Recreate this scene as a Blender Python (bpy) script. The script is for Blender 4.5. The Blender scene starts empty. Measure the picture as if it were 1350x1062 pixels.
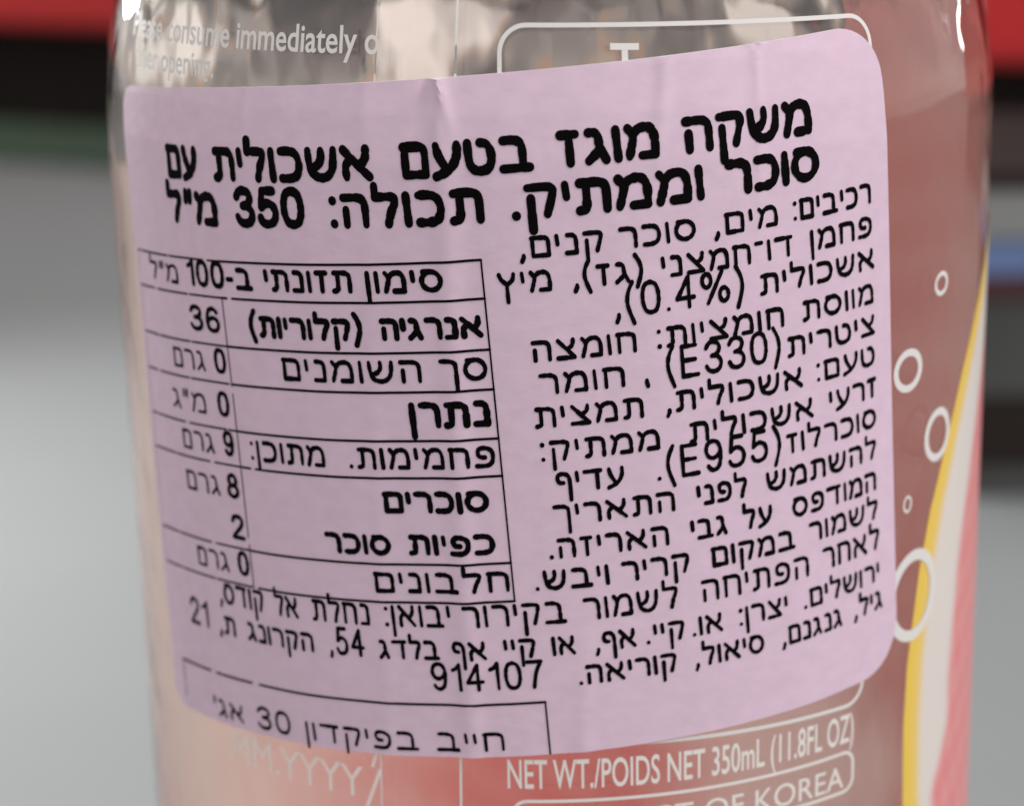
import bpy, math, random
from math import sin, cos, pi, sqrt, exp, radians
from mathutils import Vector, Matrix

scene = bpy.context.scene
col = scene.collection

# ---------------------------------------------------------------- camera, world, lamps, exposure
R = 0.031            # radius of the bottle (m)
Z0 = 0.150           # height of the camera above the counter (m)
CAM_D = 4.94195      # camera distance from the bottle axis, in radii
cam_data = bpy.data.cameras.new("camera")
cam = bpy.data.objects.new("camera", cam_data)
col.objects.link(cam)
fwd = Vector((-0.01922343, 0.9631284, -0.26835451))
rgt = Vector((0.9996571, 0.01374191, -0.02228996))
up = Vector((0.01778039, 0.26869098, 0.96306231))
mw = Matrix((rgt, up, -fwd)).transposed().to_4x4()
mw.translation = Vector((0.0, -CAM_D * R, Z0))
cam.matrix_world = mw
cam_data.sensor_fit = 'HORIZONTAL'
cam_data.sensor_width = 36.0
cam_data.lens = 2826.9 / 1350.0 * 36.0
cam_data.clip_start = 0.01
cam_data.clip_end = 50.0
cam_data.dof.use_dof = True
cam_data.dof.focus_distance = 0.1255
cam_data.dof.aperture_fstop = 31.0
cam_data.dof.aperture_blades = 0
scene.camera = cam

world = bpy.data.worlds.new("World")
scene.world = world
world.use_nodes = True
bg = world.node_tree.nodes["Background"]
bg.inputs[0].default_value = (1.0, 0.955, 0.94, 1)
bg.inputs[1].default_value = 0.86

def area(name, loc, target, sx, sy, watts, colour):
    d = bpy.data.lights.new(name, 'AREA')
    d.shape = 'RECTANGLE'
    d.size, d.size_y = sx, sy
    d.energy = watts
    d.color = colour
    o = bpy.data.objects.new(name, d)
    col.objects.link(o)
    o.location = loc
    o.rotation_euler = (Vector(target) - Vector(loc)).to_track_quat('-Z', 'Y').to_euler()
    return o

area("ceiling_lamp_right", (1.05, -0.55, 1.25), (0, 0, 0.1), 0.9, 0.5, 17, (1.0, 0.975, 0.97))
back = area("added_back_light", (-0.36, 0.58, 0.195), (0, 0, 0.09), 0.30, 0.07, 1.2, (1.0, 0.98, 0.96))  # added light, no fixture: brightens the rear print through the drink
back.data.spread = radians(75)
area("added_edge_light", (0.50, 0.37, 0.24), (0, 0, 0.11), 0.014, 0.24, 0.22, (1.0, 0.96, 0.9))  # added narrow light that makes the highlight on the right glass edge

vs = scene.view_settings
scene.display_settings.display_device = 'sRGB'
vs.view_transform = 'Standard'
vs.look = 'None'
vs.exposure = 0.0
vs.gamma = 1.0
scene.cycles.max_bounces = 16
scene.cycles.transmission_bounces = 14
scene.cycles.transparent_max_bounces = 16
scene.cycles.glossy_bounces = 6
scene.cycles.caustics_refractive = True
scene.cycles.caustics_reflective = False
scene.cycles.sample_clamp_indirect = 4.0
try:
    scene.cycles.use_denoising = True
    scene.cycles.denoiser = 'OPENIMAGEDENOISE'
except Exception:
    pass

# ---------------------------------------------------------------- helpers
random.seed(5)

def tag(o, label=None, cat=None, group=None, kind=None):
    if label: o["label"] = label
    if cat: o["category"] = cat
    if group: o["group"] = group
    if kind: o["kind"] = kind
    return o

def mesh_obj(name, verts, faces, mat, parent=None, smooth=False):
    m = bpy.data.meshes.new(name)
    m.from_pydata([tuple(v) for v in verts], [], faces)
    m.materials.append(mat)
    if smooth:
        m.polygons.foreach_set("use_smooth", [True] * len(m.polygons))
    m.update()
    o = bpy.data.objects.new(name, m)
    col.objects.link(o)
    if parent: o.parent = parent
    return o

def principled(name, base, rough=0.5, **kw):
    m = bpy.data.materials.new(name)
    m.use_nodes = True
    b = m.node_tree.nodes["Principled BSDF"]
    b.inputs["Base Color"].default_value = (*base, 1)
    b.inputs["Roughness"].default_value = rough
    for k, v in kw.items():
        b.inputs[k].default_value = v
    return m, b

def add_noise(m, b, scale, lo, hi, detail=4.0, stretch=(1, 1, 1)):
    """mottle the base colour between two tints with object-space noise"""
    nt = m.node_tree
    tc = nt.nodes.new("ShaderNodeTexCoord")
    mp = nt.nodes.new("ShaderNodeMapping")
    mp.inputs["Scale"].default_value = stretch
    nz = nt.nodes.new("ShaderNodeTexNoise")
    nz.inputs["Scale"].default_value = scale
    nz.inputs["Detail"].default_value = detail
    rp = nt.nodes.new("ShaderNodeValToRGB")
    rp.color_ramp.elements[0].position = 0.3
    rp.color_ramp.elements[1].position = 0.7
    rp.color_ramp.elements[0].color = (*lo, 1)
    rp.color_ramp.elements[1].color = (*hi, 1)
    nt.links.new(tc.outputs["Object"], mp.inputs["Vector"])
    nt.links.new(mp.outputs["Vector"], nz.inputs["Vector"])
    nt.links.new(nz.outputs["Fac"], rp.inputs["Fac"])
    nt.links.new(rp.outputs["Color"], b.inputs["Base Color"])
    return nz, mp

def add_bump(m, b, scale, dist, strength=1.0, detail=3.0, stretch=(1, 1, 1)):
    nt = m.node_tree
    tc = nt.nodes.new("ShaderNodeTexCoord")
    mp = nt.nodes.new("ShaderNodeMapping")
    mp.inputs["Scale"].default_value = stretch
    nz = nt.nodes.new("ShaderNodeTexNoise")
    nz.inputs["Scale"].default_value = scale
    nz.inputs["Detail"].default_value = detail
    bp = nt.nodes.new("ShaderNodeBump")
    bp.inputs["Distance"].default_value = dist
    bp.inputs["Strength"].default_value = strength
    nt.links.new(tc.outputs["Object"], mp.inputs["Vector"])
    nt.links.new(mp.outputs["Vector"], nz.inputs["Vector"])
    nt.links.new(nz.outputs["Fac"], bp.inputs["Height"])
    nt.links.new(bp.outputs["Normal"], b.inputs["Normal"])

def add_translucency(m, b, colour, amount):
    nt = m.node_tree
    tr = nt.nodes.new("ShaderNodeBsdfTranslucent")
    tr.inputs["Color"].default_value = (*colour, 1)
    mx = nt.nodes.new("ShaderNodeMixShader")
    mx.inputs[0].default_value = amount
    out = nt.nodes["Material Output"]
    nt.links.new(b.outputs[0], mx.inputs[1])
    nt.links.new(tr.outputs[0], mx.inputs[2])
    nt.links.new(mx.outputs[0], out.inputs["Surface"])

# ---------------------------------------------------------------- materials
M_GLASS, b = principled("clear_bottle_glass", (0.97, 0.98, 0.96), 0.0, **{"IOR": 1.5, "Transmission Weight": 1.0})
add_bump(M_GLASS, b, 170, 0.0012, 0.16, 2.0, (1, 1, 0.55))
nt = M_GLASS.node_tree          # the shoulder of the bottle is moulded more unevenly than the straight wall
bp = [n for n in nt.nodes if n.type == 'BUMP'][0]
geo = nt.nodes.new("ShaderNodeTexCoord")
sep = nt.nodes.new("ShaderNodeSeparateXYZ")
mr = nt.nodes.new("ShaderNodeMapRange")
mr.inputs["From Min"].default_value = Z0 - 0.56 * R
mr.inputs["From Max"].default_value = Z0 - 0.42 * R
mr.inputs["To Min"].default_value = 0.05
mr.inputs["To Max"].default_value = 0.32
nt.links.new(geo.outputs["Object"], sep.inputs[0])
nt.links.new(sep.outputs["Z"], mr.inputs["Value"])
nt.links.new(mr.outputs["Result"], bp.inputs["Strength"])
M_DRINK, b = principled("pink_drink_liquid", (1.0, 0.985, 0.975), 0.0, **{"IOR": 1.33, "Transmission Weight": 1.0})
nt = M_DRINK.node_tree
va = nt.nodes.new("ShaderNodeVolumeAbsorption")
va.inputs["Color"].default_value = (0.97, 0.45, 0.40, 1)
va.inputs["Density"].default_value = 6.0
nt.links.new(va.outputs[0], nt.nodes["Material Output"].inputs["Volume"])
M_BUBBLE, b = principled("bubble_film", (1.0, 1.0, 1.0), 0.0, **{"IOR": 0.76, "Transmission Weight": 1.0})
M_STICKER, b = principled("lavender_sticker_paper", (0.66, 0.49, 0.60), 0.36, **{"Specular IOR Level": 0.4})
add_noise(M_STICKER, b, 800, (0.652, 0.490, 0.602), (0.704, 0.530, 0.648), 7.0, (1, 1, 1.3))
add_bump(M_STICKER, b, 1200, 0.00005, 0.5, 7.0, (0.7, 0.7, 1.2))
M_PAPER, b = principled("white_paper_core", (0.82, 0.79, 0.80), 0.7)
M_INK, b = principled("black_ink", (0.0025, 0.002, 0.002), 0.7, **{"Specular IOR Level": 0.04})
M_INK_THIN, b = principled("thin_black_ink", (0.02, 0.015, 0.018), 0.6, **{"Specular IOR Level": 0.12})
M_WHITE, b = principled("white_sleeve_ink", (0.86, 0.83, 0.79), 0.45)
add_translucency(M_WHITE, b, (0.85, 0.8, 0.75), 0.15)
M_CREAM, b = principled("cream_sleeve_ink", (0.80, 0.74, 0.69), 0.4)
add_translucency(M_CREAM, b, (0.9, 0.82, 0.76), 0.4)
M_YELLOW, b = principled("yellow_sleeve_ink", (0.88, 0.56, 0.06), 0.4)
add_translucency(M_YELLOW, b, (0.85, 0.5, 0.05), 0.2)
M_PINK, b = principled("pink_sleeve_ink", (0.82, 0.23, 0.22), 0.4)
add_translucency(M_PINK, b, (0.92, 0.27, 0.24), 0.5)
M_AMBER, b = principled("amber_sleeve_ink", (0.60, 0.24, 0.06), 0.4)
add_translucency(M_AMBER, b, (0.7, 0.3, 0.07), 0.4)
M_ROSE, b = principled("dusky_rose_ink", (0.58, 0.17, 0.15), 0.4)
add_translucency(M_ROSE, b, (0.62, 0.18, 0.15), 0.4)
M_SOFT, b = principled("soft_white_ink", (0.70, 0.68, 0.66), 0.45)
M_FAINT, b = principled("faint_date_ink", (0.84, 0.74, 0.69), 0.5)
M_CREAM_RING, b = principled("cream_rim_ink", (0.78, 0.74, 0.70), 0.35)
M_PINK_RING, b = principled("pink_rim_ink", (0.76, 0.19, 0.20), 0.4)
M_MOTTLE, b = principled("painted_glass_reflections", (0.5, 0.45, 0.4), 0.4)  # soft white, grey and brown glass reflections put into the colour
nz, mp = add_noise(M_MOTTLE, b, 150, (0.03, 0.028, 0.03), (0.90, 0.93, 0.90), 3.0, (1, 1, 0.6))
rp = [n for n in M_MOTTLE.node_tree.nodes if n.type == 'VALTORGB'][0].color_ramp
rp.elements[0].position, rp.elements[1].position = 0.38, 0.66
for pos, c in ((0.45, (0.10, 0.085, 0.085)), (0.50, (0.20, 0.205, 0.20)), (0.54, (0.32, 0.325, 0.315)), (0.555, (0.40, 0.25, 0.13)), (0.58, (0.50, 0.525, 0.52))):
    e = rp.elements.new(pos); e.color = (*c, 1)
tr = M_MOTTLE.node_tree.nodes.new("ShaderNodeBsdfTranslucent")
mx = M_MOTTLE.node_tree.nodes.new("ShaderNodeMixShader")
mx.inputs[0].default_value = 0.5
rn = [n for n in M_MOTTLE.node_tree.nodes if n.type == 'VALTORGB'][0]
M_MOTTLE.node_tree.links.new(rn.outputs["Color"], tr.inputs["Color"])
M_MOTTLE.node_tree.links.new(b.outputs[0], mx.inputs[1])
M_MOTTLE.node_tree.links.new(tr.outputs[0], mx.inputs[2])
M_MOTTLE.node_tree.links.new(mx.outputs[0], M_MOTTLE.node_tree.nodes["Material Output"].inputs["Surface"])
M_BACK, b = principled("soft_fruit_print", (0.8, 0.5, 0.45), 0.45)
nt = M_BACK.node_tree
at = nt.nodes.new("ShaderNodeAttribute"); at.attribute_name = "print"
tr = nt.nodes.new("ShaderNodeBsdfTranslucent")
mx = nt.nodes.new("ShaderNodeMixShader"); mx.inputs[0].default_value = 0.36
nt.links.new(at.outputs["Color"], b.inputs["Base Color"])
nt.links.new(at.outputs["Color"], tr.inputs["Color"])
nt.links.new(b.outputs[0], mx.inputs[1]); nt.links.new(tr.outputs[0], mx.inputs[2])
nt.links.new(mx.outputs[0], nt.nodes["Material Output"].inputs["Surface"])
M_RIM, b = principled("fruit_rim_ink", (0.8, 0.5, 0.4), 0.35)
nt = M_RIM.node_tree
at = nt.nodes.new("ShaderNodeAttribute"); at.attribute_name = "print"
nt.links.new(at.outputs["Color"], b.inputs["Base Color"])
M_CAP, b = principled("white_cap_plastic", (0.75, 0.75, 0.74), 0.35)
M_COUNTER, b = principled("grey_counter_laminate", (0.44, 0.475, 0.465), 0.75, **{"Specular IOR Level": 0.12})
add_noise(M_COUNTER, b, 9, (0.196, 0.213, 0.215), (0.216, 0.233, 0.235), 4)
M_RED, b = principled("red_lacquer", (0.52, 0.012, 0.014), 0.4)
add_noise(M_RED, b, 6, (0.47, 0.011, 0.013), (0.55, 0.014, 0.015))
M_BLACK, b = principled("black_panel", (0.010, 0.008, 0.008), 0.8, **{"Specular IOR Level": 0.08})
add_noise(M_BLACK, b, 8, (0.017, 0.013, 0.012), (0.026, 0.020, 0.018))
M_CHARCOAL, b = principled("charcoal_plastic", (0.045, 0.047, 0.045), 0.5)
add_noise(M_CHARCOAL, b, 14, (0.03, 0.032, 0.031), (0.06, 0.062, 0.06))
M_GREEN, b = principled("green_rubber", (0.05, 0.16, 0.07), 0.6)
add_noise(M_GREEN, b, 10, (0.045, 0.075, 0.045), (0.06, 0.10, 0.06))
M_PALE, b = principled("pale_grey_plastic", (0.42, 0.43, 0.42), 0.5)
add_noise(M_PALE, b, 20, (0.17, 0.175, 0.17), (0.25, 0.255, 0.25))
M_BLUE, b = principled("blue_band", (0.10, 0.16, 0.33), 0.5)
add_noise(M_BLUE, b, 18, (0.09, 0.145, 0.30), (0.12, 0.18, 0.36))
M_MAROON, b = principled("maroon_band", (0.055, 0.012, 0.014), 0.5)
add_noise(M_MAROON, b, 20, (0.045, 0.01, 0.012), (0.07, 0.016, 0.018))

# ---------------------------------------------------------------- the setting: counter
def box_geo(x0, x1, y0, y1, z0, z1, bev=0.0015):
    """bevelled box: verts, faces"""
    import bmesh
    bm = bmesh.new()
    bmesh.ops.create_cube(bm, size=1.0)
    for v in bm.verts:
        v.co = Vector(((x0 + x1) / 2 + v.co.x * (x1 - x0), (y0 + y1) / 2 + v.co.y * (y1 - y0), (z0 + z1) / 2 + v.co.z * (z1 - z0)))
    bmesh.ops.bevel(bm, geom=bm.edges[:], offset=bev, segments=2, affect='EDGES')
    bm.verts.index_update()
    vv = [v.co.copy() for v in bm.verts]
    ff = [[v.index for v in f.verts] for f in bm.faces]
    bm.free()
    return vv, ff

def box(name, dims, mat, parent=None, bev=0.0015):
    v, f = box_geo(*dims, bev)
    return mesh_obj(name, v, f, mat, parent)

counter = box("counter_top", (-1.6, 1.6, -1.4, 2.0, -0.04, 0.0), M_COUNTER, None, 0.004)
tag(counter, "pale grey counter top that the bottle stands on", "counter", kind="structure")

def empty(name, loc=(0, 0, 0), rz=0.0):
    o = bpy.data.objects.new(name, None)
    o.empty_display_size = 0.02
    o.location = loc
    o.rotation_euler = (0, 0, rz)
    col.objects.link(o)
    return o

# two red cabinet fronts at the back of the counter
def cabinet(x0, y0, x1, y1, label):
    w = math.hypot(x1 - x0, y1 - y0)
    o = empty("red_cabinet", (x0, y0, 0.0), math.atan2(y1 - y0, x1 - x0))
    tag(o, label, "cabinet", "red cabinets at the back of the counter")
    box("plinth", (0.01, w - 0.01, 0.03, 0.30, 0.0, 0.0575), M_BLACK, o)
    box("fascia", (0.0, w, 0.0, 0.31, 0.058, 0.22), M_RED, o, 0.003)
    return o
cabinet(-0.75, 1.09, -0.13, 0.775, "red cabinet front over a black plinth, far behind the bottle at its left")
cabinet(0.125, 0.62, 0.60, 0.45, "red cabinet front over a black plinth, behind the banded box at the right")
strip = box("green_strip", (0.0, 0.46, -0.012, 0.004, 0.0, 0.0165), M_GREEN, None, 0.002)
strip.location = (-0.56, 0.975, 0.0)
strip.rotation_euler = (0, 0, math.atan2(0.775 - 1.09, 0.62))
tag(strip, "thin dark green strip lying at the foot of the black plinth, left of the bottle", "strip")

# dark banded box close behind the bottle on the right
bx = empty("banded_box", (0.0, 0.30, 0.0), 0.0)
tag(bx, "dark box with blue stripe and pale top band, behind the bottle at right", "box")
X0, X1, D1 = 0.0905, 0.235, 0.09
box("body", (X0, X1, 0.0, D1, 0.0, 0.0450), M_CHARCOAL, bx)
box("base_band", (X0 - 0.001, X1 + 0.001, -0.001, D1 + 0.001, 0.0075, 0.0235), M_BLACK, bx, 0.0006)
box("maroon_stripe", (X0, X1, 0.0, D1, 0.0451, 0.0499), M_MAROON, bx, 0.0006)
box("blue_stripe", (X0, X1, 0.0, D1, 0.0500, 0.0572), M_BLUE, bx, 0.0006)
box("top_band", (X0, X1, 0.0, D1, 0.0573, 0.0690), M_PALE, bx, 0.001)
box("lid", (X0 - 0.0006, X1 + 0.0006, -0.0006, D1 + 0.0006, 0.0691, 0.0725), M_BLACK, bx, 0.0006)

# ---------------------------------------------------------------- the bottle
# outer profile: (height in radii relative to the camera height, radius in radii)
ZB = -Z0 / R
PROFILE = [(ZB, 0.0), (ZB + 0.03, 0.5), (ZB + 0.0, 0.80), (ZB + 0.01, 0.90), (ZB + 0.06, 0.965), (ZB + 0.16, 0.995), (ZB + 0.28, 1.0),
           (-3.6, 1.0), (-2.6, 1.0), (-1.7, 1.0), (-1.0, 1.0), (-0.64, 1.0), (-0.55, 0.994), (-0.46, 0.982), (-0.38, 0.966), (-0.28, 0.94),
           (-0.12, 0.89), (0.1, 0.80), (0.35, 0.68), (0.6, 0.565), (0.85, 0.475), (1.05, 0.43), (1.25, 0.42), (1.36, 0.42),
           (1.39, 0.47), (1.44, 0.47), (1.47, 0.42), (1.80, 0.42)]

def catmull(P, n):
    out = []
    for i in range(len(P) - 1):
        p0 = P[max(i - 1, 0)]; p1 = P[i]; p2 = P[i + 1]; p3 = P[min(i + 2, len(P) - 1)]
        for k in range(n):
            t = k / n
            out.append(tuple(0.5 * (2 * b + (c - a) * t + (2 * a - 5 * b + 4 * c - d) * t * t + (3 * b - a - 3 * c + d) * t ** 3)
                             for a, b, c, d in zip(p0, p1, p2, p3)))
    out.append(P[-1])
    return out

def radius_at(z):
    """radius of the bottle (in radii) at height z, on its straight wall and shoulder"""
    if z <= -0.64: return 1.0
    prev = (-0.64, 1.0)
    for q in PROFILE[12:]:
        if z <= q[0]:
            t = (z - prev[0]) / (q[0] - prev[0])
            return prev[1] + (q[1] - prev[1]) * t
        prev = q
    return 0.42

def lathe(prof, seg):
    v, f, rings = [], [], []
    for z, r in prof:
        if r < 1e-6:
            rings.append([len(v)]); v.append((0, 0, z))
        else:
            rings.append(list(range(len(v), len(v) + seg)))
            for k in range(seg):
                a = 2 * pi * k / seg
                v.append((r * cos(a), r * sin(a), z))
    for A, B in zip(rings, rings[1:]):
        for k in range(seg):
            j = (k + 1) % seg
            if len(A) == 1 and len(B) == 1: continue
            if len(A) == 1: f.append((A[0], B[j], B[k]))
            elif len(B) == 1: f.append((A[k], A[j], B[0]))
            else: f.append((A[k], A[j], B[j], B[k]))
    return v, f

WALL = 0.06          # thickness of the glass wall, in radii
FILL = 0.12        # level of the drink
bottle = empty("bottle", (0, 0, 0))
tag(bottle, "clear glass bottle of pink drink with a lavender sticker in Hebrew and white printing", "bottle")

outer = [(z * R + Z0, r * R) for z, r in [(PROFILE[0])] + catmull(PROFILE[1:], 3)]
inner_rz = [(z, r - WALL) for z, r in PROFILE[6:]]
inner_rz = [(ZB + 0.14, 0.0), (ZB + 0.15, 0.6), (ZB + 0.19, 0.83)] + inner_rz
inner = [(z * R + Z0, max(r, 0) * R) for z, r in [inner_rz[0]] + catmull(inner_rz[1:], 3)]
prof = outer + inner[::-1]
v, f = lathe(prof, 192)
glass = mesh_obj("glass_body", v, f, M_GLASS, bottle, True)

# drink: overlaps the glass by a hair, ends in a meniscus
dr = [(z, r + 0.006) for z, r in inner_rz if z < FILL - 0.03]
dr[0] = (dr[0][0] - 0.006, 0.0)
rf = radius_at(FILL) - WALL + 0.006
dr = [dr[0]] + catmull(dr[1:] + [(FILL - 0.02, radius_at(FILL - 0.02) - WALL + 0.006), (FILL + 0.035, rf)], 2)
dr += [(FILL + 0.012, rf - 0.03), (FILL, rf - 0.09), (FILL, 0.4), (FILL, 0.0)]
v, f = lathe([(z * R + Z0, r * R) for z, r in dr], 160)
drink = mesh_obj("drink", v, f, M_DRINK, bottle, True)

cp = [(1.82, 0.0), (1.82, 0.424), (1.50, 0.424), (1.50, 0.50), (1.95, 0.50), (1.99, 0.47), (2.0, 0.0)]
v, f = lathe([(z * R + Z0, r * R) for z, r in cp], 96)
cap = mesh_obj("cap", v, f, M_CAP, bottle)

# ---------------------------------------------------------------- sticker: its own (u, v) frame, wrapped on the bottle
TILT = 0.0714
CA, SA = cos(TILT), sin(TILT)
U0, U1, V0, V1 = -1.128, 0.668, -1.819, -0.466

STICKER_OFF = 0.0065
def gauss(x, s): return exp(-(x / s) ** 2)

def relief(th, z):
    """small folds of the paper over the sleeve's seam and two creases at its upper edge (in radii)"""
    top = max(0.0, min(1.0, (z + 0.85) / 0.45))
    h = 0.0062 * gauss(th + 0.188 + 0.02 * (z + 1.1), 0.026) + 0.0022 * gauss(th + 0.35, 0.02)
    h += 0.0075 * top * top * gauss(th + 0.198 - 0.06 * (0.45 + z), 0.011)
    h += 0.010 * top ** 2 * gauss(th - 0.22 - 0.10 * (z + 0.45), 0.014)
    h += 0.006 * top * gauss(th - 0.405, 0.010)
    nip = max(0.0, min(1.0, (z + 0.62) / 0.14))
    h += 0.013 * nip * nip * gauss(th + 0.205 + 0.25 * (z + 0.48), 0.009) - 0.006 * nip * gauss(th + 0.23 - 0.2 * (z + 0.48), 0.010)
    h += 0.0045 * max(0.0, min(1.0, (z + 0.75) / 0.3)) * gauss(th + 0.60 - 0.05 * z, 0.012)
    h += 0.004 * max(0.0, min(1.0, (-1.5 - z) / 0.3)) * gauss(th - 0.05, 0.02)
    h += 0.0009 * sin(th * 13 + 2.0 * sin(z * 3.1)) + 0.0006 * sin(th * 29 + z * 5 + 1.3)
    return h

def wrap(th, z, off):
    r = (radius_at(z) + off) * R
    return (r * sin(th), -r * cos(th), z * R + Z0)

def on_sticker(u, v, off):
    th = u * CA - v * SA
    z = u * SA + v * CA
    return wrap(th, z, off + relief(th, z))

def sticker_mesh():
    RT, RB, RL = 0.105, 0.115, 0.05     # corner radii
    vs_ = sorted(set([V0 + (V1 - V0) * i / 90 for i in range(91)] + [V1 - RT * (1 - cos(k * pi / 24)) for k in range(13)] + [V0 + RB * (1 - cos(k * pi / 24)) for k in range(13)]))
    NU = 260
    verts, faces = [], []
    def ext(v):
        ul, ur = U0, U1
        for rr, side, d in ((RT, 1, V1 - v), (RB, 1, v - V0), (RL, -1, V1 - v), (RL, -1, v - V0)):
            if d < rr:
                k = rr - sqrt(max(0.0, rr * rr - (rr - d) ** 2))
                if side > 0: ur = min(ur, U1 - k)
                else: ul = max(ul, U0 + k)
        return ul, ur
    OFF = STICKER_OFF
    for v in vs_:
        ul, ur = ext(v)
        for i in range(NU + 1):
            verts.append(on_sticker(ul + (ur - ul) * i / NU, v, OFF))
    nv = len(vs_); w = NU + 1
    for j in range(nv - 1):
        for i in range(NU):
            faces.append((j * w + i, j * w + i + 1, (j + 1) * w + i + 1, (j + 1) * w + i))
    # skirt down to the sleeve gives the paper its thickness
    loop = [i for i in range(w)] + [j * w + NU for j in range(1, nv)] + [(nv - 1) * w + i for i in range(NU - 1, -1, -1)] + [j * w for j in range(nv - 2, 0, -1)]
    base = len(verts)
    for idx in loop:
        p = Vector(verts[idx]); q = Vector((p.x, p.y, 0)); k = (radius_at((p.z - Z0) / R) + 0.0016) * R / q.length
        verts.append((p.x * k, p.y * k, p.z))
    n = len(loop)
    for i in range(n):
        j = (i + 1) % n
        faces.append((loop[j], loop[i], base + i, base + j))
    sticker_mesh.skirt = n
    return verts, faces

v, f = sticker_mesh()
sticker = mesh_obj("sticker", v, f, M_STICKER, bottle, False)
sticker.data.materials.append(M_PAPER)
npoly = len(sticker.data.polygons)
for p in sticker.data.polygons[:]:
    p.use_smooth = True
    if p.index >= npoly - sticker_mesh.skirt: p.material_index = 1
try:
    sticker.data.set_sharp_from_angle(angle=radians(40))
except Exception:
    pass
sticker["label"] = "lavender paper sticker printed in black Hebrew"

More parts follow.
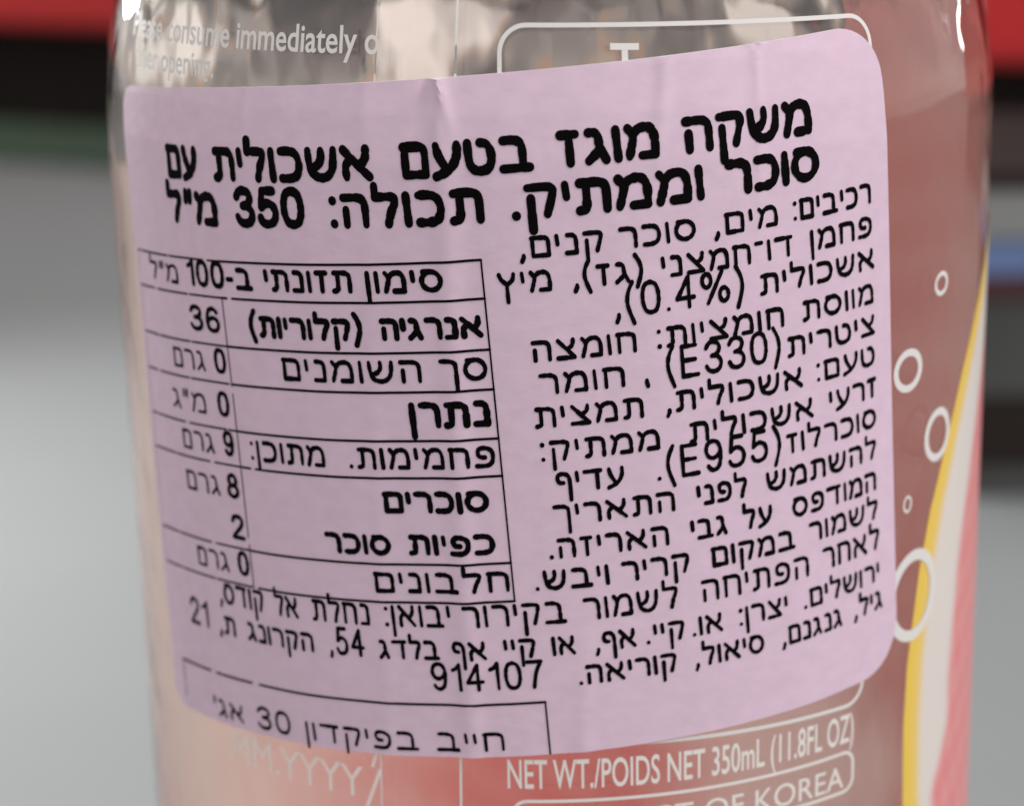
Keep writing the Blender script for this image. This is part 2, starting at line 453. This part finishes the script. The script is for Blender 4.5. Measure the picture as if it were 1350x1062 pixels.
# ---------------------------------------------------------------- stroke lettering (own pen alphabet)
def C(*pts): return ('c', pts)
def S(*pts): return ('s', pts)
def oval(cx, cy, rx, ry, n=16):
    return ('s', [(cx + rx * cos(2 * pi * k / n), cy + ry * sin(2 * pi * k / n)) for k in range(n + 1)])
def dot(x, y): return ('s', [(x, y), (x + 0.015, y)])
SIX = C((.5, 1.13), (.42, 1.28), (.29, 1.33), (.13, 1.18), (.06, .75), (.06, .4), (.14, .1), (.31, 0), (.48, .1), (.55, .4), (.48, .68), (.31, .78), (.13, .65), (.06, .42))
GLYPH = {
    'א': [S((.05, 1), (.74, 0)), C((.68, 1), (.67, .75), (.6, .55), (.47, .42)), C((.28, .66), (.13, .5), (.09, .3), (.1, 0))],
    'ב': [C((.06, 1), (.32, 1), (.50, .9), (.55, .65), (.55, 0)), S((.02, 0), (.72, 0))],
    'ג': [C((.08, 1), (.22, .99), (.31, .88), (.33, .6), (.35, .42)), S((.35, .42), (.48, 0)), C((.34, .42), (.25, .25), (.05, 0))],
    'ד': [S((.02, 1), (.7, 1)), S((.55, 1), (.55, 0))],
    'ה': [C((.06, 1), (.42, 1), (.58, .92), (.64, .7), (.64, 0)), S((.12, .55), (.12, 0))],
    'ו': [S((.08, 1), (.1, .0))],
    'ז': [S((.02, 1), (.4, 1)), S((.23, 1), (.23, 0))],
    'ח': [C((.05, 1), (.42, 1), (.6, .92), (.66, .7), (.66, 0)), S((.1, 1), (.1, 0))],
    'ט': [C((.07, 1), (.08, .5), (.12, .2), (.24, .03), (.42, 0), (.6, .1), (.68, .38), (.66, .72), (.56, .95), (.4, 1))],
    'י': [S((.08, 1), (.1, .55))],
    'כ': [C((.05, 1), (.32, 1), (.52, .88), (.6, .5), (.52, .12), (.32, 0), (.05, 0))],
    'ך': [C((.05, 1), (.36, 1), (.52, .9), (.57, .65), (.57, -.55))],
    'ל': [S((.07, 1.42), (.07, 1), (.4, 1)), C((.4, 1), (.54, .96), (.55, .75), (.44, .4), (.36, 0))],
    'מ': [C((.05, 1), (.17, .72), (.12, .35), (.05, 0)), C((.17, .72), (.28, .93), (.46, 1.0), (.62, .92), (.7, .6), (.7, 0)), S((.36, 0), (.7, 0))],
    'ם': [S((.1, 0), (.1, 1)), C((.06, 1), (.46, 1), (.6, .93), (.65, .75), (.65, 0)), S((.1, 0), (.65, 0))],
    'נ': [C((.08, 1), (.24, .99), (.35, .88), (.38, .6), (.38, 0)), S((.03, 0), (.38, 0))],
    'ן': [S((.08, 1), (.1, -.55))],
    'ס': [oval(.38, .5, .33, .5, 20), S((.12, 1), (.38, 1))],
    'ע': [C((.62, 1), (.61, .65), (.5, .3), (.3, .06), (.02, -.1)), C((.07, 1), (.13, .65), (.3, .2))],
    'פ': [C((.34, .47), (.17, .5), (.1, .68), (.12, .9), (.24, 1), (.42, .98), (.58, .82), (.62, .5), (.56, .16), (.38, 0), (.03, 0))],
    'ף': [C((.34, .47), (.17, .5), (.1, .68), (.12, .9), (.24, 1), (.42, .98), (.55, .84), (.6, .5), (.6, -.55))],
    'צ': [S((.05, 1), (.6, .04)), C((.59, 1), (.57, .78), (.5, .62), (.36, .5)), S((.02, 0), (.62, 0))],
    'ץ': [C((.04, 1), (.12, .7), (.3, .45)), C((.56, 1), (.52, .72), (.42, .55), (.3, .43)), S((.3, .45), (.3, -.55))],
    'ק': [C((.05, 1), (.44, 1), (.6, .93), (.61, .7), (.47, 0)), S((.12, .6), (.12, -.55))],
    'ר': [C((.04, 1), (.34, 1), (.5, .9), (.56, .65), (.56, 0))],
    'ש': [C((.05, 1), (.08, .5), (.16, .16), (.38, 0), (.6, .08), (.74, .4), (.78, 1)), C((.42, 1), (.42, .72), (.32, .48), (.12, .36))],
    'ת': [C((.05, 1), (.42, 1), (.58, .92), (.64, .7), (.64, 0)), C((.19, 1), (.19, .3), (.16, .06), (.02, 0))],
    "'": [S((.07, 1.12), (.05, .78))], '"': [S((.07, 1.12), (.05, .78)), S((.25, 1.12), (.23, .78))],
    ',': [S((.12, .05), (.12, -.05), (.05, -.26))], '.': [dot(.07, 0.02)], ':': [dot(.07, .04), dot(.07, .9)],
    '־': [S((.05, 1), (.3, 1))], '-': [S((.05, .45), (.28, .45))],
    '(': [C((.26, 1.42), (.1, .95), (.07, .4), (.24, -.38))], ')': [C((.07, 1.42), (.23, .95), (.26, .4), (.09, -.38))],
    '0': [C((.3, 1.33), (.13, 1.22), (.05, .9), (.04, .66), (.05, .42), (.13, .1), (.3, 0), (.47, .1), (.55, .42), (.56, .66), (.55, .9), (.47, 1.22), (.3, 1.33))],
    '1': [S((.05, 1.02), (.2, 1.12), (.32, 1.33), (.32, 0))],
    '2': [C((.05, 1.0), (.13, 1.25), (.3, 1.33), (.48, 1.23), (.53, 1.0), (.44, .68), (.2, .3), (.05, 0)), S((.05, 0), (.55, 0))],
    '3': [C((.05, 1.08), (.15, 1.28), (.3, 1.33), (.46, 1.24), (.51, 1.02), (.42, .78), (.24, .71)), C((.24, .71), (.44, .66), (.55, .4), (.48, .1), (.29, 0), (.12, .08), (.04, .27))],
    '4': [S((.43, 0), (.43, 1.3), (.04, .4), (.6, .4))],
    '5': [S((.5, 1.33), (.15, 1.33), (.09, .68)), C((.09, .68), (.28, .84), (.48, .72), (.55, .42), (.47, .11), (.28, 0), (.11, .06), (.04, .24))],
    '6': [SIX],
    '7': [S((.04, 1.33), (.56, 1.33)), C((.56, 1.33), (.36, .8), (.24, 0))],
    '8': [oval(.3, 1.0, .2, .33), oval(.3, .35, .25, .36)],
    '9': [('c', [(.6 - x, 1.33 - y) for x, y in SIX[1]])],
    '%': [oval(.2, 1.0, .15, .3, 14), oval(.78, .3, .15, .3, 14), S((.74, 1.33), (.22, 0))],
    'E': [S((.56, 1.33), (.08, 1.33), (.08, 0), (.6, 0)), S((.08, .7), (.52, .7))],
}

def polyline(st):
    k, pts = st
    if k == 's' or len(pts) < 3: return list(pts)
    return catmull(list(pts), 3)

def capsule(p, q, rx, ry, n=5):
    """outline of an elliptical pen drawn from p to q"""
    ax, ay, bx_, by = p[0] / rx, p[1] / ry, q[0] / rx, q[1] / ry
    a = math.atan2(by - ay, bx_ - ax)
    out = []
    for k in range(n + 1):
        t = a + pi / 2 + pi * k / n
        out.append(((ax + cos(t)) * rx, (ay + sin(t)) * ry))
    for k in range(n + 1):
        t = a - pi / 2 + pi * k / n
        out.append(((bx_ + cos(t)) * rx, (by + sin(t)) * ry))
    return out

class Ink:
    def __init__(self): self.v = []; self.f = []; self.k = 0
    def poly(self, pts, surf, off):
        b0 = len(self.v)
        self.k += 1
        o = off + (self.k % 11) * 3e-6
        for x, y in pts: self.v.append(surf(x, y, o))
        self.f.append(tuple(range(b0, b0 + len(pts))))
    def stroke(self, pts, rx, ry, surf, off):
        for p, q in zip(pts, pts[1:]):
            n = max(1, int(math.hypot(q[0] - p[0], q[1] - p[1]) / 0.012))
            for k in range(n):
                a = (p[0] + (q[0] - p[0]) * k / n, p[1] + (q[1] - p[1]) * k / n)
                c = (p[0] + (q[0] - p[0]) * (k + 1) / n, p[1] + (q[1] - p[1]) * (k + 1) / n)
                j = 1.0 + 0.10 * sin(a[0] * 613.0 + a[1] * 391.0) + 0.06 * sin(a[0] * 1733.0 - a[1] * 977.0)
                self.poly(capsule(a, c, rx * j, ry * j), surf, off)
    def build(self, name, mat, parent): return mesh_obj(name, self.v, self.f, mat, parent)

INK_OFF = STICKER_OFF + 0.0013

def word(ink, text, ul, ur, v, h, rx, ry, gap=0.24, jitter=0.0):
    """write a word (characters in left to right order) between ul and ur on baseline v"""
    x, strokes = 0.0, []
    lo, hi = 1e9, -1e9
    for ch in text:
        pl = [polyline(s) for s in GLYPH[ch]]
        x0 = min(p[0] for s in pl for p in s); x1 = max(p[0] for s in pl for p in s)
        for s in pl: strokes.append([(x + a - x0, b) for a, b in s])
        x += x1 - x0 + gap
    w = max(x - gap, 1e-6)
    if w < 0.05: sx = h * 0.8
    else: sx = (ur - ul - 2 * rx) / w
    hh = h - 2 * ry
    for s in strokes:
        pts = [(ul + rx + a * sx, v + ry + b * hh) for a, b in s]
        ink.stroke(pts, rx, ry, on_sticker, INK_OFF)

WORDS = {
    'T1': [('הקשמ', 0.206, 0.478, -0.6501),
           ('זגומ', -0.0294, 0.161, -0.6493),
           ('םעטב', -0.325, -0.0728, -0.6496),
           ('תילוכשא', -0.7624, -0.3793, -0.6494),
           ('םע', -0.9226, -0.8105, -0.6478)],
    'T2': [('רכוס', 0.284, 0.4888, -0.7402),
           ('.קיתממו', -0.1227, 0.2413, -0.7402),
           (':הלוכת', -0.4818, -0.1729, -0.7399),
           ('350', -0.7131, -0.5375, -0.7389),
           ('ל"מ', -0.9354, -0.7619, -0.7392)],
    'R1': [('ןומיס', -0.4201, -0.2632, -0.8658),
           ('יתנוזת', -0.656, -0.4491, -0.8648),
           ('-ב', -0.7594, -0.6864, -0.8647),
           ('100', -0.8865, -0.764, -0.8647),
           ('ל"מ', -1.046, -0.9208, -0.8646)],
    'R2': [('היגרנא', -0.4008, -0.1971, -0.9582),
           ('(תוירולק)', -0.7091, -0.4371, -0.9587),
           ('36', -0.8922, -0.7924, -0.9574)],
    'R3': [('ךס', -0.2901, -0.1965, -1.0419),
           ('םינמושה', -0.6341, -0.3253, -1.0421),
           ('0', -0.8245, -0.7875, -1.0413),
           ('םרג', -0.9716, -0.8558, -1.0414)],
    'R4': [('ןרתנ', -0.36, -0.1996, -1.1332),
           ('0', -0.8292, -0.7923, -1.1315),
           ('ג"מ', -0.9934, -0.8688, -1.1318)],
    'R5': [('.תומימחפ', -0.4974, -0.1986, -1.2154),
           (':ןכותמ', -0.7425, -0.5516, -1.2155),
           ('9', -0.8246, -0.7915, -1.2145),
           ('םרג', -0.9684, -0.8559, -1.2152)],
    'R6': [('םירכוס', -0.4342, -0.2189, -1.3049),
           ('8', -0.8281, -0.7903, -1.304),
           ('םרג', -0.9701, -0.8517, -1.3045)],
    'R7': [('תויפכ', -0.391, -0.2152, -1.3917),
           ('רכוס', -0.5738, -0.4266, -1.3922),
           ('2', -0.827, -0.7865, -1.3917)],
    'R8': [('םינובלח', -0.4721, -0.195, -1.4703),
           ('0', -0.8198, -0.7848, -1.4694),
           ('םרג', -0.9591, -0.8483, -1.4691)],
    'C1': [(':םיביכר', 0.4248, 0.6176, -0.8119),
           (',םימ', 0.2551, 0.3901, -0.8127),
           ('רכוס', 0.0709, 0.2193, -0.8125),
           (',םינק', -0.1153, 0.0418, -0.8129)],
    'C2': [('ןמחפ', 0.4604, 0.6175, -0.8772),
           ('ינצמח־וד', 0.1465, 0.4208, -0.8778),
           (',(זג)', -0.0209, 0.1121, -0.8779),
           ('ץימ', -0.1616, -0.06, -0.8781)],
    'C3': [('תילוכשא', 0.3423, 0.6211, -0.9436),
           (',(0.4%)', 0.0516, 0.3095, -0.9433)],
    'C4': [('תסוומ', 0.4348, 0.6166, -1.0137),
           (':תויצמוח', 0.1283, 0.3922, -1.0137),
           ('הצמוח', -0.1106, 0.0887, -1.0133)],
    'C5': [('תירטיצ', 0.3955, 0.6186, -1.0787),
           ('(E330)', 0.1417, 0.3813, -1.0783),
           (',', 0.1004, 0.1064, -1.0773),
           ('רמוח', -0.1022, 0.0612, -1.0783)],
    'C6': [(':םעט', 0.4613, 0.6162, -1.1422),
           (',תילוכשא', 0.1349, 0.4275, -1.1431),
           ('תיצמת', -0.1167, 0.0923, -1.1438)],
    'C7': [('יערז', 0.4885, 0.6182, -1.2098),
           ('תילוכשא', 0.1774, 0.4498, -1.2109),
           (':קיתממ', -0.111, 0.119, -1.2113)],
    'C8': [('זולרכוס', 0.3815, 0.6158, -1.2736),
           ('.(E955)', 0.1084, 0.3698, -1.2757),
           ('ףידע', -0.0874, 0.0448, -1.2757)],
    'C9': [('שמתשהל', 0.3317, 0.6132, -1.341),
           ('ינפל', 0.1841, 0.2908, -1.3403),
           ('ךיראתה', -0.0988, 0.1398, -1.341)],
    'C10': [('ספדומה', 0.3876, 0.6109, -1.4086),
           ('לע', 0.2767, 0.341, -1.4084),
           ('יבג', 0.1666, 0.2432, -1.4088),
           ('.הזיראה', -0.1125, 0.1228, -1.4093)],
    'C11': [('רומשל', 0.4249, 0.6134, -1.4712),
           ('םוקמב', 0.2047, 0.391, -1.4722),
           ('רירק', 0.0236, 0.16, -1.4721),
           ('.שביו', -0.1456, -0.0005, -1.4725)],
    'C12': [('רחאל', 0.4565, 0.6158, -1.5394),
           ('החיתפה', 0.1794, 0.4211, -1.541),
           ('רומשל', -0.0571, 0.1316, -1.5417),
           ('רוריקב', -0.2943, -0.0902, -1.5424),
           (':ןאובי', -0.4564, -0.3191, -1.542),
           ('תלחנ', -0.6245, -0.49, -1.5419),
           ('לא', -0.7219, -0.659, -1.5424),
           (',סדוק', -0.8924, -0.7534, -1.5419)],
    'C13': [('.םילשורי', 0.4046, 0.6132, -1.6098),
           (':ןרצי', 0.2555, 0.3654, -1.6089),
           ('.וא', 0.1555, 0.2202, -1.6094),
           ('.ייק', 0.0615, 0.1397, -1.6097),
           (',ףא', -0.0408, 0.0419, -1.6103),
           ('וא', -0.125, -0.0781, -1.6103),
           ('ייק', -0.2197, -0.1563, -1.6105),
           ('ףא', -0.323, -0.2534, -1.6112),
           ('גדלב', -0.477, -0.3496, -1.6108),
           ('54', -0.5754, -0.5083, -1.6102),
           (',', -0.5918, -0.5826, -1.6102),
           ('גנורקה', -0.812, -0.6293, -1.6112),
           (',ת', -0.9041, -0.8497, -1.6109),
           ('21', -1.0136, -0.942, -1.6102)],
    'C14': [(',ליג', 0.5356, 0.6208, -1.6734),
           (',םנגנג', 0.348, 0.5024, -1.6753),
           (',לואיס', 0.1558, 0.3074, -1.6755),
           ('.האירוק', -0.078, 0.1189, -1.6758),
           ('914107', -0.3728, -0.1453, -1.6761)],
    'B1': [('בייח', -0.3761, -0.2367, -1.8064),
           ('ןודקיפב', -0.6745, -0.4133, -1.8068),
           ('30', -0.8109, -0.716, -1.8063),
           ("'גא", -0.9554, -0.8541, -1.8059)],
}
#          letter height, pen half width, pen half height, letter gap
STYLE = {'T1': (.0700, .0079, .0090, .28), 'T2': (.0695, .0079, .0090, .28), 'R1': (.0460, .0051, .0053, .30), 'R2': (.0455, .0057, .0059, .28),
         'R3': (.0470, .0042, .0049, .30), 'R4': (.054, .0066, .0068, .28), 'R5': (.0450, .0041, .0048, .30), 'R6': (.0455, .0055, .0057, .28),
         'R7': (.0440, .0053, .0055, .28), 'R8': (.0440, .0040, .0047, .28), 'B1': (.0415, .0031, .0039, .28)}
for k in range(1, 15): STYLE['C%d' % k] = (.0430, .0038, .0046, .30)
for k in (12, 13, 14): STYLE['C%d' % k] = (.0475 if k == 12 else .0420, .0037, .0043, .30)
BLOCKS = [('heading_text', ['T1', 'T2']), ('nutrition_text', ['R1', 'R2', 'R3', 'R4', 'R5', 'R6', 'R7', 'R8']),
          ('ingredients_text', ['C%d' % k for k in range(1, 15)]), ('deposit_text', ['B1'])]
for name, lines in BLOCKS:
    ink = Ink()
    for ln in lines:
        h, rx, ry, gap = STYLE[ln]
        for s, a, b_, v in WORDS[ln]:
            hh, px, py = h, rx, ry
            if ln[0] == 'R' and a < -0.78 and ln not in ('R1',):
                hh, px, py = .0425, .0030, .0032          # value column: lighter, smaller
                if s.isdigit(): px, py, hh = .0049, .0046, .0435
            if ln == 'R1' and b_ < -0.9: px, py, hh = .0034, .0034, .040
            if ln[0] == 'C' and any(c.isdigit() for c in s): hh = h * (1.16 if ln in ('C13', 'C14') else 1.24)
            if s == '350': hh = .067
            word(ink, s, a, b_, v, hh, px, py, gap)
    ink.build(name, M_INK, sticker)

def rule(ink, pts, half, n=40):
    for (u0, v0), (u1, v1) in zip(pts, pts[1:]):
        prev = None
        for i in range(n + 1):
            t = i / n
            p = (u0 + (u1 - u0) * t, v0 + (v1 - v0) * t)
            if prev and (p[0] > -0.72 or sin(p[0] * 47.0 + p[1] * 631.0) > -0.97): ink.poly(capsule(prev, p, half, half, 3), on_sticker, INK_OFF)
            prev = p
UT, UI, UL = -0.1884, -0.7772, -1.105
ROWS = [-0.8081, -0.8825, -0.9818, -1.0599, -1.1574, -1.2326, -1.4100, -1.4894]
ink = Ink()
for k, rv in enumerate(ROWS):
    rule(ink, [(UI, rv), (UT, rv)], 0.0025)
    rule(ink, [(UL, rv), (UI, rv)], 0.0021)
rule(ink, [(UT, ROWS[0]), (UT, ROWS[-1])], 0.0017)
rule(ink, [(UI, ROWS[1]), (UI, ROWS[-1])], 0.0012)
rule(ink, [(UL, ROWS[0]), (UL, ROWS[-1])], 0.0005)
ink.build("table_rules", M_INK, sticker)
ink = Ink()
rule(ink, [(-1.070, -1.7056), (-0.148, -1.7056)], 0.0026)
rule(ink, [(-0.148, -1.7056), (-0.148, -1.8175)], 0.0018, 10)
rule(ink, [(-1.070, -1.7056), (-1.070, -1.79)], 0.0012, 10)
ink.build("deposit_box", M_INK, sticker)

# ---------------------------------------------------------------- printing on the clear sleeve (angle, height)
def on_sleeve(th, z, off): return wrap(th, z, off)
SL = 0.0012

def rounded(x0, x1, z0, z1, r, slope=0.0, n=8):
    pts = []
    for cx, cz, a0 in ((x1 - r, z1 - r, 0), (x0 + r, z1 - r, pi / 2), (x0 + r, z0 + r, pi), (x1 - r, z0 + r, 1.5 * pi)):
        for k in range(n + 1):
            a = a0 + pi / 2 * k / n
            pts.append((cx + r * cos(a), cz + r * sin(a)))
    pts.append(pts[0])
    return [(x, z + slope * (x - x0)) for x, z in pts]

def densify(pts, step=0.03):
    out = [pts[0]]
    for p, q in zip(pts, pts[1:]):
        n = max(1, int(math.hypot(q[0] - p[0], q[1] - p[1]) / step))
        for i in range(1, n + 1): out.append((p[0] + (q[0] - p[0]) * i / n, p[1] + (q[1] - p[1]) * i / n))
    return out

class Strip:
    """ribbon of constant width along a line on the sleeve, one clean quad strip"""
    @staticmethod
    def make(ink, pts, half, off, surf=on_sleeve):
        n = len(pts); L = []
        closed = math.hypot(pts[0][0] - pts[-1][0], pts[0][1] - pts[-1][1]) < 1e-6
        for i in range(n):
            a = pts[i - 1] if i > 0 else (pts[-2] if closed else pts[0])
            c = pts[i + 1] if i < n - 1 else (pts[1] if closed else pts[-1])
            dx, dy = c[0] - a[0], c[1] - a[1]
            l = math.hypot(dx, dy) or 1
            L.append((-dy / l * half, dx / l * half))
        b0 = len(ink.v)
        for (x, y), (nx, ny) in zip(pts, L):
            ink.v.append(surf(x + nx, y + ny, off)); ink.v.append(surf(x - nx, y - ny, off))
        for i in range(n - 1):
            k = b0 + 2 * i
            ink.f.append((k, k + 1, k + 3, k + 2))

def sleeve_text(ink, body, x0, x1, zb, cap, slope=0.0, shear=0.0, bold=0.0, off=SL):
    cu = bpy.data.curves.new("tmp_text", 'FONT')
    cu.body = body
    cu.offset = bold
    cu.resolution_u = 4
    o = bpy.data.objects.new("tmp_text", cu)
    col.objects.link(o)
    dg = bpy.context.evaluated_depsgraph_get()
    dg.update()
    ev = o.evaluated_get(dg)
    me = ev.to_mesh()
    xs = [p.co.x for p in me.vertices]
    lo, hi = min(xs), max(xs)
    k = (x1 - x0) / (hi - lo)
    b0 = len(ink.v)
    for p in me.vertices:
        y = p.co.y / 0.69 * cap
        x = x0 + (p.co.x - lo) * k + shear * y
        ink.v.append(on_sleeve(x, zb + y + slope * (x - x0), off))
    for p in me.polygons:
        ink.f.append(tuple(b0 + i for i in p.vertices))
    ev.to_mesh_clear()
    bpy.data.objects.remove(o)
    bpy.data.curves.remove(cu)

ink = Ink()
sleeve_text(ink, "Please consume immediately o", -1.06, -0.325, -0.440, 0.050, 0.0, 0.0, 0.014)
sleeve_text(ink, "after opening.", -1.03, -0.722, -0.500, 0.046, 0.0, 0.0, 0.014)
ink.build("advice_print", M_SOFT, bottle)
ink = Ink()
Strip.make(ink, densify(rounded(-0.0895, 0.688, -1.806, -0.388, 0.05, -0.02)), 0.0042, SL)
Strip.make(ink, [(0.119, -0.431), (0.174, -0.433)], 0.006, SL)
Strip.make(ink, [(0.1465, -0.437), (0.1465, -0.485)], 0.006, SL)
ink.build("facts_frame", M_SOFT, bottle)
ink = Ink()
sleeve_text(ink, "NET WT./POIDS NET 350mL (11.8FL OZ)", -0.105, 0.664, -1.902, 0.062, 0.0, 0.0, 0.010)
ink.build("net_weight_print", M_WHITE, bottle)
ink = Ink()
Strip.make(ink, densify(rounded(-0.095, 0.664, -2.02, -1.931, 0.028, 0.008)), 0.0035, SL)
sleeve_text(ink, "PRODUCT OF KOREA", -0.055, 0.637, -2.003, 0.050, 0.0, 0.0, 0.0)
ink.build("origin_print", M_WHITE, bottle)
ink = Ink()
sleeve_text(ink, "MM.YYYY", -0.775, -0.415, -1.957, 0.068, 0.0, 0.0, 0.0)
Strip.make(ink, [(-0.425, -2.02), (-0.374, -1.888)], 0.0040, SL)
Strip.make(ink, [(-0.392, -1.885), (-0.378, -1.840)], 0.0036, SL)
ink.build("date_print", M_FAINT, bottle)
ink = Ink()
Strip.make(ink, [(-0.168 - 0.0195 * (0.1 * i), -0.2 - 0.1 * i) for i in range(31)], 0.0024, SL)
Strip.make(ink, [(-0.325 - 0.028 * (0.1 * i), -0.2 - 0.1 * i) for i in range(31)], 0.0016, SL)
ink.build("sleeve_seam", M_WHITE, bottle)

# rings printed as bubbles
for cx, cz, rx, rz, half in [(0.935, -0.971, 0.025, 0.021, 0.005), (0.812, -1.131, 0.043, 0.038, 0.0078), (0.94, -1.297, 0.05, 0.050, 0.0085),
                             (0.822, -1.421, 0.013, 0.016, 0.003), (0.855, -1.632, 0.083, 0.090, 0.0125)]:
    ink = Ink()
    n = 40
    Strip.make(ink, [(cx + rx * cos(2 * pi * k / n), cz + rz * sin(2 * pi * k / n)) for k in range(n + 1)], half, SL + 0.0016)
    ink.build("bubble_ring", M_SOFT, bottle)

# large fruit graphic round the back of the sleeve, its yellow rim showing on the right
GC = 2.74
HALF = [(-3.35, 0.0), (-3.3, .5), (-3.2, .85), (-3.0, 1.25), (-2.75, 1.55), (-2.5, 1.75), (-2.3, 1.86), (-2.111, 1.902), (-1.926, 1.908), (-1.789, 1.900), (-1.749, 1.893), (-1.583, 1.862), (-1.463, 1.823), (-1.323, 1.752), (-1.187, 1.67),
        (-1.079, 1.581), (-0.956, 1.449), (-0.85, 1.25), (-0.77, .95), (-0.72, .6), (-0.70, 0.0)]
def half_at(z):
    for (a, b_), (c, d) in zip(HALF, HALF[1:]):
        if a <= z <= c: return b_ + (d - b_) * (z - a) / (c - a)
    return 0.0
zs = sorted(set([h[0] for h in HALF] + [-3.35 + 2.65 * i / 90 for i in range(91)]))
def bands(z):
    w = half_at(z)
    y = w - 0.066 - 0.02 * max(0, min(1, (z + 1.3) / 0.35))
    k = max(0.0, min(1.0, (-1.98 - z) / 0.17))
    p = y - 0.155 + 0.10 * k
    q = p - 0.42
    wob = 0.010 * sin(z * 6) + 0.006 * sin(z * 23 + 1)
    return [max(0.0, t) for t in (w, y, p + wob * 0.5, q + wob, 0.29)]
def sstep(a, b_, x):
    k = max(0.0, min(1.0, (x - a) / (b_ - a)))
    return k * k * (3 - 2 * k)
def mix(a, b_, k): return tuple(x + (y - x) * k for x, y in zip(a, b_))
RIM_Y, RIM_C, RIM_P = (0.78, 0.53, 0.075), (0.70, 0.64, 0.60), (0.70, 0.19, 0.195)
def rim_colour(d, z, yw, cw, pw):
    """printed rim: d is the angle inwards from the outer edge"""
    c = mix(RIM_Y, mix(RIM_Y, RIM_C, 0.35), sstep(0.3, 1.0, d / max(yw, 1e-4)) * 0.6)
    c = mix(c, RIM_C, sstep(yw - 0.014, yw + 0.014, d))
    n = 0.5 + 0.5 * sin(z * 41 + d * 30) * sin(z * 13 - d * 55)
    c = mix(c, mix(RIM_P, RIM_C, 0.25 * n), sstep(cw - 0.025, cw + 0.025, d))
    return mix(c, RIM_C, sstep(pw - 0.05, pw + 0.05, d))
ink = Ink(); cols = []
NR = 90
rows = [z for z in zs if half_at(z) > 0.3]
for z in rows:
    w, y, p, q, e = bands(z)
    for k in range(NR + 1):
        d = (w - 0.29) * k / NR if w > 0.29 else 0.0
        ink.v.append(on_sleeve(GC - w + d, z, SL + 0.0004)); cols.append(rim_colour(d, z, w - y, w - p, w - q))
for r in range(len(rows) - 1):
    for k in range(NR):
        i = r * (NR + 1) + k
        ink.f.append((i, i + 1, i + NR + 2, i + NR + 1))
rim = ink.build("fruit_rim", M_RIM, bottle)
ca = rim.data.color_attributes.new("print", 'FLOAT_COLOR', 'POINT')
for i, c in enumerate(cols): ca.data[i].color = (*c, 1)

def z_top(th):
    P = [(2.3, -0.42), (2.66, -0.42), (2.70, -0.74), (2.95, -0.82), (3.3, -0.94), (3.6, -0.86), (3.9, -0.95), (4.5, -1.25)]
    for (a, b_), (c, d) in zip(P, P[1:]):
        if a <= th <= c: return b_ + (d - b_) * (th - a) / (c - a)
    return P[-1][1] if th > 4 else P[0][1]
CREAM, PINK, ROSE, PALE = (0.86, 0.69, 0.66), (0.70, 0.14, 0.13), (0.62, 0.18, 0.165), (0.90, 0.84, 0.78)
def print_colour(th, z):
    """soft fruit colours of the front print, seen through the drink"""
    w = 0.02 * sin(z * 7 + 1) + 0.012 * sin(z * 17)
    c = ROSE
    cream = sstep(2.60, 2.74, th + w) * sstep(-1.98, -2.22, z + 0.03 * sin(th * 15))
    c = mix(mix(c, PINK, sstep(2.66, 2.8, th) * 0.7), mix(CREAM, PINK, 0.12), cream)
    c = mix(c, PINK, sstep(2.84, 3.08, th + w))
    c = mix(c, mix(CREAM, PINK, 0.26), sstep(3.16, 3.60, th - w))
    c = mix(c, mix(PALE, PINK, 0.08), sstep(3.52, 3.68, th))
    f = 0.5 + 0.5 * sin(th * 31 + 4 * sin(z * 6)) * sin(z * 19 + 3 * sin(th * 9))
    return mix(c, mix(c, CREAM, 0.35), f * 0.5)
ink = Ink(); cols = []
na, nz0 = 110, 150
for i in range(na + 1):
    for j in range(nz0 + 1):
        th = 2.451 + (4.50 - 2.451) * i / na
        zt = z_top(th) if th < 3.6 else max(z_top(th), -0.94)
        z = -4.3 + (zt + 4.3) * j / nz0
        ink.v.append(on_sleeve(th, z, SL + 0.0004)); cols.append(print_colour(th, z))
for i in range(na):
    for j in range(nz0):
        k = i * (nz0 + 1) + j
        ink.f.append((k, k + nz0 + 1, k + nz0 + 2, k + 1))
panel = ink.build("fruit_print", M_BACK, bottle)
ca = panel.data.color_attributes.new("print", 'FLOAT_COLOR', 'POINT')
for i, c in enumerate(cols): ca.data[i].color = (*c, 1)
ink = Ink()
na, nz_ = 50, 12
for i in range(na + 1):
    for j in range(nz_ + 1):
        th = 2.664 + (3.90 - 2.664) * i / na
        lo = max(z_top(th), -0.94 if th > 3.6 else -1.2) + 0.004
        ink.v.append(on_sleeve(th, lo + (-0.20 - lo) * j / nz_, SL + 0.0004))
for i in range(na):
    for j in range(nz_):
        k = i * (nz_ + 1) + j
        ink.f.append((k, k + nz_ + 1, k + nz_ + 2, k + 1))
ink.build("painted_reflections", M_MOTTLE, bottle)  # painted reflections for the glass above the sticker, on an added rear sheet
